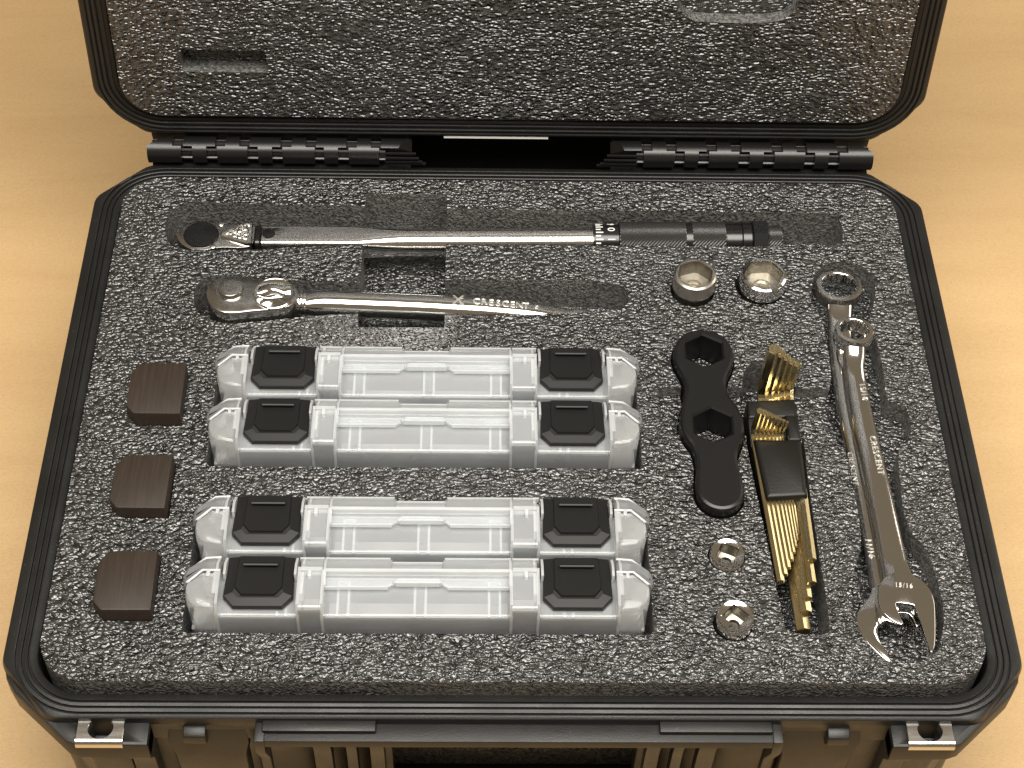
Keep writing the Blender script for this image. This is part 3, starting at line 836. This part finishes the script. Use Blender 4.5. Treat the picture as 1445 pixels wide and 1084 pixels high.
headA = smooth_poly([(203.0, -132), (200.4, -139.5), (195.6, -144.9), (191.2, -151), (190.6, -158.2), (193.0, -167.4), (197.9, -174.8), (202.0, -179.6), (204.4, -181.8), (206.0, -182.0), (206.3, -180.6), (205.4, -177.5), (204, -173.8), (202.6, -170.2), (201.6, -166.5),
                     (201.4, -161.4), (203.4, -158.3), (207.1, -155.3), (214, -150.5), (220.5, -150.5), (222.5, -154), (224, -161), (228.5, -157), (229.5, -148), (226, -139), (219, -134.5), (212, -132)], 1)
headB = [(207.8, -132.6), (204.6, -137.6), (202.8, -142.5), (202.1, -147), (202.4, -152), (203.8, -156.6), (206.4, -160.2), (209.6, -162.8), (212.2, -164.2), (213.7, -163.9), (213.9, -162.6), (212.6, -158), (211.5, -150.8), (212.2, -149.8), (221.2, -151.0),
         (221.9, -152.2), (223.0, -157.2), (224.4, -167), (225.3, -176), (225.8, -180.6), (226.6, -182.0), (227.9, -180.6), (229.7, -175.6), (231.6, -164.8), (233.4, -152.0), (233.5, -146.2), (232.2, -140.4), (229.0, -135.0), (224.8, -131.6), (221, -129.5), (213, -129.5)]
headB = smooth_poly(headB, 1)
wa = wrench('lower of two chrome combination wrenches, its larger ring end nearest the torque wrench tip', (212.8, 97), 15.2, 10.6, 3.0,
            [(212.6, 86, 8.6, 1.4, 8.6), (212, 79, 8.4, -1.2, 7.6), (211.4, 71, 7.8, -3.2, 7), (210.0, 55, 8.2, -3.4, 7), (209.2, 35, 8.2, -3.4, 7), (208.6, 6, 8.0, -3.4, 7), (209.2, -27, 7.4, -3.4, 7), (210.0, -69, 7.2, -3.4, 7), (210.6, -102, 7.0, -3.4, 7), (210.8, -122, 7.4, -3.0, 7), (211.2, -132, 8.0, -2.4, 7), (211.6, -139, 7.6, -1.8, 7)],
            -3.4, headA, .6, 7, 0, [("11/16", 5.4, (205.8, -104, -3.5), (.05, -1, 0)), ("CRESCENT", 4.6, (203.6, -46, -4.0), (.02, -1, 0))])
wb = wrench('upper of two chrome combination wrenches, its smaller ring end lying over the other shank', (214.4, 49), 12.4, 8.4, 14.0,
            [(214.0, 40, 6.8, 12.6, 8), (213.4, 33, 7.0, 9.6, 7), (212.6, 26, 6.6, 7.4, 7), (212.2, 11, 6.6, 7.0, 7), (212.8, -22, 7.2, 7.0, 7), (214.8, -64, 7.5, 7.0, 7), (215.9, -95, 7.7, 7.0, 7), (216.4, -118, 8.0, 7.2, 7), (217.0, -127, 8.8, 7.6, 7), (217.6, -131.5, 9.6, 8.6, 7), (217.6, -137, 8.0, 9.0, 7)],
            7.0, headB, 10.2, 7, 0, [("15/16", 5.2, (215.2, 5, 7.0), (.03, -1, 0)), ("CRESCENT", 5.4, (216.4, -44, 7.0), (.05, -1, 0)), ("15/16", 4.0, (217.8, -138.5, 10.2), (1, -.1, 0))])

# ------------------------------------------------------------------ hex key set
hk = empty('hex_key_holder', (158, -36, -16))
bm = B()
P = [(-15.2, 35), (-14.8, 26), (15, 26), (15.0, 36), (-12, 37)]
prism(bm, [(-15.4, 34.5), (14.6, 36.4), (14.6, 22), (-15.4, 21)], 4, 21.5, 1.4)                       # upper block
loft(bm, [[(-15.4, 21.2, z0), (14.7, 22.0, z0), (14.7, 22.0, z1), (-15.4, 21.2, z1)] for z0, z1 in ((3.6, 20.5),)] + [[(-14.6, 3.4, 3), (14.8, 3, 3), (14.8, 3, 16), (-14.6, 3.4, 15)]])
box(bm, -7.0, 14.7, 2.2, 21.8, 14, 17.2)
prism(bm, [(6.6, 22.0), (14.7, 22.0), (14.5, 2.5), (6.9, 2.5)], 3, 23.6, 1.2)                            # right rail
prism(bm, [(-14.2, 3.4), (14.6, 3.0), (13.6, -38.6), (-10.8, -40.4)], 2, 24.0, 2.4)                       # sleeve over the long arms
obj('holder_body', bm, 'holder', hk, angle=30, bevel=.5)
tag(hk, 'black plastic holder gripping two rows of gold hex keys', 'holder')


def hexkey(bx, by, bz, top, d, ex, ey, ez, label, lean=(0, 0)):
    r = d / 2 / math.cos(math.pi / 6); R = d * 1.1 + 1.2
    o = empty('hex_key', (bx, by, bz)); bm = B()
    dirv = Vector((ex - bx, ey - by, ez - bz)).normalized()
    path = [Vector((lean[0], lean[1], top - bz))]
    for k in range(6):
        a = math.pi / 2 * k / 5
        path.append(Vector((0, 0, R)) * (1 - math.sin(a)) + dirv * R * (1 - math.cos(a)))
    path.append(Vector((ex - bx, ey - by, ez - bz)))
    tube(bm, path, r, 6, math.pi / 6)
    for f in bm.faces: f.smooth = False
    es = [e for e in bm.edges if len(e.link_faces) == 2 and any(len(f.verts) == 6 for f in e.link_faces)]
    bmesh.ops.bevel(bm, geom=es, offset=d * .07, segments=1, affect='EDGES')
    ob = obj('hex_key_tmp', bm, 'brass', angle=12)
    bpy.data.objects.remove(o); ob.name = 'hex_key'; ob.location = Vector((bx, by, bz)) * S
    tag(ob, label, 'hex key', 'gold hex keys clipped in the holder'); return ob


big = [(155.4, 12.2, -6, 39.5, 7.8, 161.8, -158.5, -8), (159.6, 12.0, -5, 35.6, 6.4, 163.6, -148.6, -4), (163.6, 11.8, -4, 32.0, 5.2, 164.8, -140.8, -1), (167.2, 11.8, -3, 28.6, 4.8, 168.0, -132.4, 2), (171.0, 11.6, -2, 26.4, 4.6, 169.4, -118.4, 4.5)]
bl = ['thickest and tallest gold hex key, leftmost of the row above the black holder', 'second thickest gold hex key of the row above the black holder', 'middle gold hex key of the five standing above the black holder',
      'fourth gold hex key from the left above the black holder', 'rightmost gold hex key above the holder, its long side face bright']
for a, l in zip(big, bl): hexkey(*a, l, lean=(1.2, -1.0))
sm = [(144.9, 4.2, 150.7, -130.5), (147.5, 3.8, 153.2, -126.2), (150.2, 3.5, 155.6, -121.6), (152.8, 3.2, 157.9, -116.4), (155.3, 2.8, 159.7, -111.5), (157.8, 2.4, 161.4, -107.6), (160.2, 2.0, 162.8, -103), (162.4, 1.6, 164.0, -99)]
names = ['leftmost', 'second', 'third', 'fourth', 'fifth', 'sixth', 'seventh', 'rightmost and thinnest']
for k, (x, d, ex, ey) in enumerate(sm):
    l = f'{names[k]} gold hex key in the lower row of eight small ones' if k else 'leftmost and thickest of eight small gold hex keys in the lower row'
    hexkey(x, -26.2 - .12 * k, 3.4 + .15 * k, 27 - 1.35 * k, d, ex, ey, .5 + .3 * k, l, lean=(.9, -.6))

# ------------------------------------------------------------------ organizer boxes
def shell(bm, x0, x1, y0, y1, z0, z1, t=1.3, r=2.2, open_y1=False):
    """thin walled U: front wall and rounded top; profile in yz swept along x; ends closed"""
    def arc(cx, cz, rad, a0, a1, n=4): return [(cx + rad * math.cos(math.radians(a0 + (a1 - a0) * i / n)), cz + rad * math.sin(math.radians(a0 + (a1 - a0) * i / n))) for i in range(n + 1)]
    outer = [(y0, z0)] + arc(y0 + r, z1 - r, r, 180, 90) + [(y1, z1)]
    ri = max(.3, r - t)
    inner = [(y1, z1 - t)] + arc(y0 + t + ri, z1 - t - ri, ri, 90, 180) + [(y0 + t, z0)]
    prof = outer + inner
    loft(bm, [[(x, y, z) for y, z in prof] for x in (x0, x1)])


def organizer():
    o = empty('organizer_box')
    D = -96.
    segs = [(-109.6, -66.2, 'l'), (-65.4, -53.0, 'm'), (-52.2, 50.8, 'c'), (51.6, 65.6, 'm'), (66.4, 110.0, 'l')]
    bm = B()
    for x0, x1, k in segs:
        zt = 11.0 if k in 'lc' else 19.0
        shell(bm, x0, x1, -19.5, 6.0, D, zt, 1.3, 2.6 if k in 'lc' else 3.2)
    for sx in (-1, 1):                                     # rounded ends of the tray
        pl = [(110.4, -19.4), (114.5, -19.2), (118.5, -18.2), (121.8, -16), (124, -12.8), (125.2, -9), (125.6, -5), (125.2, -2.4), (117, 5.2), (110.4, 5.2)]
        pl = ccw([(sx * (x + (2.6 if x > 116 else 0)), y) for x, y in pl]); L = []
        for z, ins in ((D, .9), (4, .4), (12, 0), (16, .3), (18.2, 1.1), (19.2, 2.6)): L.append(lift(inset(pl, ins + .02), z))
        loft(bm, L)
    obj('tray', bm, 'clear', o, angle=35)
    for x in (-110, -65.8, -52.6, 51.2, 66, 110.4):       # step walls between the raised and the recessed bays
        L = [[(x + dx, -19.6, D), (x + dx, -20.0, 8), (x + dx, -19.4, 14.5), (x + dx, -16.5, 19.6), (x + dx, 5.8, 19.9), (x + dx, 5.8, 6), (x + dx, -15, 6), (x + dx, -18, 2), (x + dx, -18, D)] for dx in (-.8, .8)]
        bm = B(); loft(bm, L); obj('rib', bm, 'thick', o, angle=35)
    bm = B()                                               # lid: back leaf, top leaf with bays cut out
    for x0, x1, k in segs:
        if k == 'l': continue
        prof = [(6.4, 16.5), (8, 17.4), (12, 16.4), (18, 11.2), (20.2, 8.5), (20.5, 4), (20.5, D), (19.2, D), (19.2, 4), (18.8, 8), (17, 10.4), (11.6, 15.0), (8, 16), (6.4, 15.2)]
        if k == 'c':
            for xx0, xx1, dip in ((x0, -15.2, 0), (-15, 13, 1), (13.2, x1, 0)):
                pf = [(y - (.8 if y > 15 and dip else 0), z - (1.8 if dip and 0 < z < 14 else .5 if dip and z > 0 else 0)) for y, z in prof]
                loft(bm, [[(x, y, z) for y, z in pf] for x in (xx0, xx1)])
        else: loft(bm, [[(x, y, z) for y, z in prof] for x in (x0, x1)])
    for sx in (-1, 1):                                     # chamfered lid ends
        pl = [(110.4, 5.6), (117, 5.6), (126.6, -1.6), (127.6, 1.5), (127.4, 6), (126, 9), (118.8, 17.6), (116.8, 19.4), (114, 20.3), (110.4, 20.4)]
        pl = ccw([(sx * (x + (2.6 if x > 116 else 0)), y) for x, y in pl]); L = []
        for z, ins in ((D, 1.2), (2, 1.2), (9, .6), (11, 0), (14, 0), (16.2, 1.0), (17.4, 2.6)):
            L.append([(x, y, z - max(0, y - 9) * .5 * (z > 8)) for x, y in inset(pl, ins + .02)])
        loft(bm, L)
    obj('lid', bm, 'clear', o, angle=30)
    def piece(name, fn, *a, mat='thick', **k):            # thick seam lips, rails, thumb tab and pegs, one object each
        bm = B(); fn(bm, *a, **k); return obj(name, bm, mat, o, angle=30)
    for sx in (-1, 1):
        piece('seam_lip', tube, [(sx * 109.5, 5.6, 19.3), (sx * 119, 5.6, 19.2), (sx * 127.2, -1.0, 17.0), (sx * 128.4, .5, 14.5)], .65, 8)
        piece('rail', tube, [(sx * 110.5, 18.6, 12.6), (sx * 119, 18.2, 12.2), (sx * 128.0, 8.2, 14.2)], .7, 8)
    for x0, x1 in ((-66.6, -53), (52, 66.8)):
        piece('seam_lip', box, x0, x1, 4.8, 7.2, 15.6, 20.4)
        piece('rail', box, x0, x1, 17.6, 18.8, 9.6, 12.6)
    for x0, x1 in ((-52, -16.2), (14.2, 51)): piece('rail', box, x0, x1, 17.8, 18.9, 9.6, 12.4)
    piece('rail', box, -16, 14, 16.2, 17.2, 8.6, 10.8)
    piece('seam_lip', box, -52, 51, 5.2, 7.2, 15, 19.0)
    for x0, x1 in ((-52, -17), (16, 51)): piece('apron_edge', box, x0, x1, -2.9, -2.0, 13.0, 15.5)
    for x in (-52.0, 50.8): piece('rib', loft, [[(x + dx, y, z) for y, z in ((-2, 12), (20, 6), (20, 11.0), (12, 17.2), (6, 19.0), (-2, 16.4))] for dx in (-.7, .7)])
    piece('thumb_tab', prism, [(-14.5, .6), (-11, 2.8), (10, 2.8), (13.5, .6), (12.5, -.6), (-13.5, -.6)], 13.0, 16.4, .7, mat='clear')
    piece('apron_edge', box, -12.5, 11.5, -.9, .1, 13.2, 16.8)
    for x in (-115.6, -60, 59.5, 115.6): piece('peg', box, x - .9, x + .9, .6, 4.8, 18.4, 20.9)
    for x in (-111.8, -64.4, 64.6, 112.0): piece('latch_pivot', box, x - 1.2, x + 1.2, -9, 5, 11, 18.6)
    for x in (-111.6, -107.4, -68.2, -64.0, 64.2, 68.6, 108.0, 112.2): piece('rib', loft, [[(x + dx, y, z) for y, z in ((4, 11), (19, 7), (19, 11.4), (12, 16.4), (6, 17.6), (4, 17.6))] for dx in (-.7, .7)])
    bm = B()
    P = [(-52, 6.0), (-52, -2.2), (-17, -2.2), (-12, 1.4), (11, 1.4), (16, -2.2), (51, -2.2), (51, 6.0)]   # apron with its notch
    prism(bm, P, 13.4, 15.0, .4); obj('apron', bm, 'clear', o)
    for x in (-41.5, 1.0, 42.0, -75.0, 83.0):             # hollow dividers: two leaves and a web
        bm = B(); wd = 3.0 if abs(x) < 60 else 2.4
        p = [(x - wd - .65, -18), (x - wd + .65, -18), (x - wd + .65, 4), (x + wd - .65, 4), (x + wd - .65, -18), (x + wd + .65, -18), (x + wd + .65, 5.2), (x - wd - .65, 5.2)]
        prism(bm, p, D, 9.6); obj('divider', bm, 'thick', o)
    for x0, x1 in ((-108.5, -67.4), (-51, 49.6), (67.6, 109)): piece('inner_leaf', box, x0, x1, -18.0, -17.2, -60, 8.4, mat='thick')
    for x0, x1 in ((-64.8, -53.6), (52.2, 65.0)): piece('inner_leaf', box, x0, x1, -18.0, -17.2, -60, 15, mat='thick')
    for x0, x1 in ((-108.5, -67.4), (-51, 49.6), (67.6, 109)): piece('inner_shelf', box, x0, x1, -16.6, 5.2, -15, -13.6, mat='panel')
    for x0, x1 in ((-126, -111), (-64.6, -53.8), (52.4, 64.8), (111, 126)): piece('inner_shelf', box, x0, x1, -15.5 if abs(x0 + x1) > 200 else -17, 4.2, -9, -7.6, mat='panel')
    for x in (-88.0, 88.0):
        bm = B()
        zc = lambda y: 17.4 if y > -6 else 17.4 - (-6 - y) * .10
        q = [(-18.6, 20.0), (-19.2, -8.4), (-13.6, -14.8), (13.6, -14.8), (19.2, -8.4), (18.6, 20.0)]
        P = ccw([(x + a, b) for a, b in q])
        rim = [(a, b) for a, b in P]; pl = ccw([(x + a, b) for a, b in ((-12.2, 20.0), (-12.6, -3.8), (-9.0, -8.0), (9.0, -8.0), (12.6, -3.8), (12.2, 20.0))])
        def zz(b, h): return h - max(0, b - 8) * .45 - max(0, -b - 4) * .12
        def keep(lp): return [(a, 20.0 if b > 14 else b) for a, b in lp]
        vs = [[bm.verts.new((a, b, zz(b, h))) for a, b in lp] for lp, h in ((rim, 10.5), (rim, 14.8), (keep(inset(rim, .5)), 15.3), (keep(inset(rim, 5.2)), 15.9), (keep(inset(pl, -.5)), 15.7), (keep(pl), 16.9))]
        n_ = 6
        for i in range(len(vs) - 1):
            for j in range(n_): bm.faces.new((vs[i][j], vs[i][(j + 1) % n_], vs[i + 1][(j + 1) % n_], vs[i + 1][j]))
        bm.faces.new(vs[0][::-1]); bm.faces.new(vs[-1])
        lt = obj('latch', bm, 'black', o, angle=8)
        bm = B(); loft(bm, [[(x - 9.5, 12.2 + dy, zz(12.2 + dy, h)), (x + 9.5, 12.2 + dy, zz(12.2 + dy, h)), (x + 9.5, 12.2 + dy, zz(12.2 + dy, h) - 1), (x - 9.5, 12.2 + dy, zz(12.2 + dy, h) - 1)] for dy, h in ((-1.0, 17.2), (-.2, 17.9), (1.0, 17.9), (1.6, 17.2))])
        obj('latch_ridge', bm, 'black', lt)
    return o


org = organizer()
spots = [(-52.6, 15.4, -1.0, 'clear organizer box with black latches, rear one of the pair beside the ratchet wrench'),
         (-53.2, -28.0, .6, 'clear organizer box with black latches, front one of the pair beside the ratchet wrench'),
         (-53.2, -100.6, 1.0, 'clear organizer box with black latches, rear one of the pair near the case front'),
         (-54.0, -143.6, 2.4, 'clear organizer box with black latches, nearest the front rim of the case')]
for k, (x, y, z, l) in enumerate(spots):
    o = org if k == 0 else copy_tree(org)
    o.location = Vector((x, y, z)) * S; tag(o, l, 'organizer', 'clear organizer boxes standing in the foam')
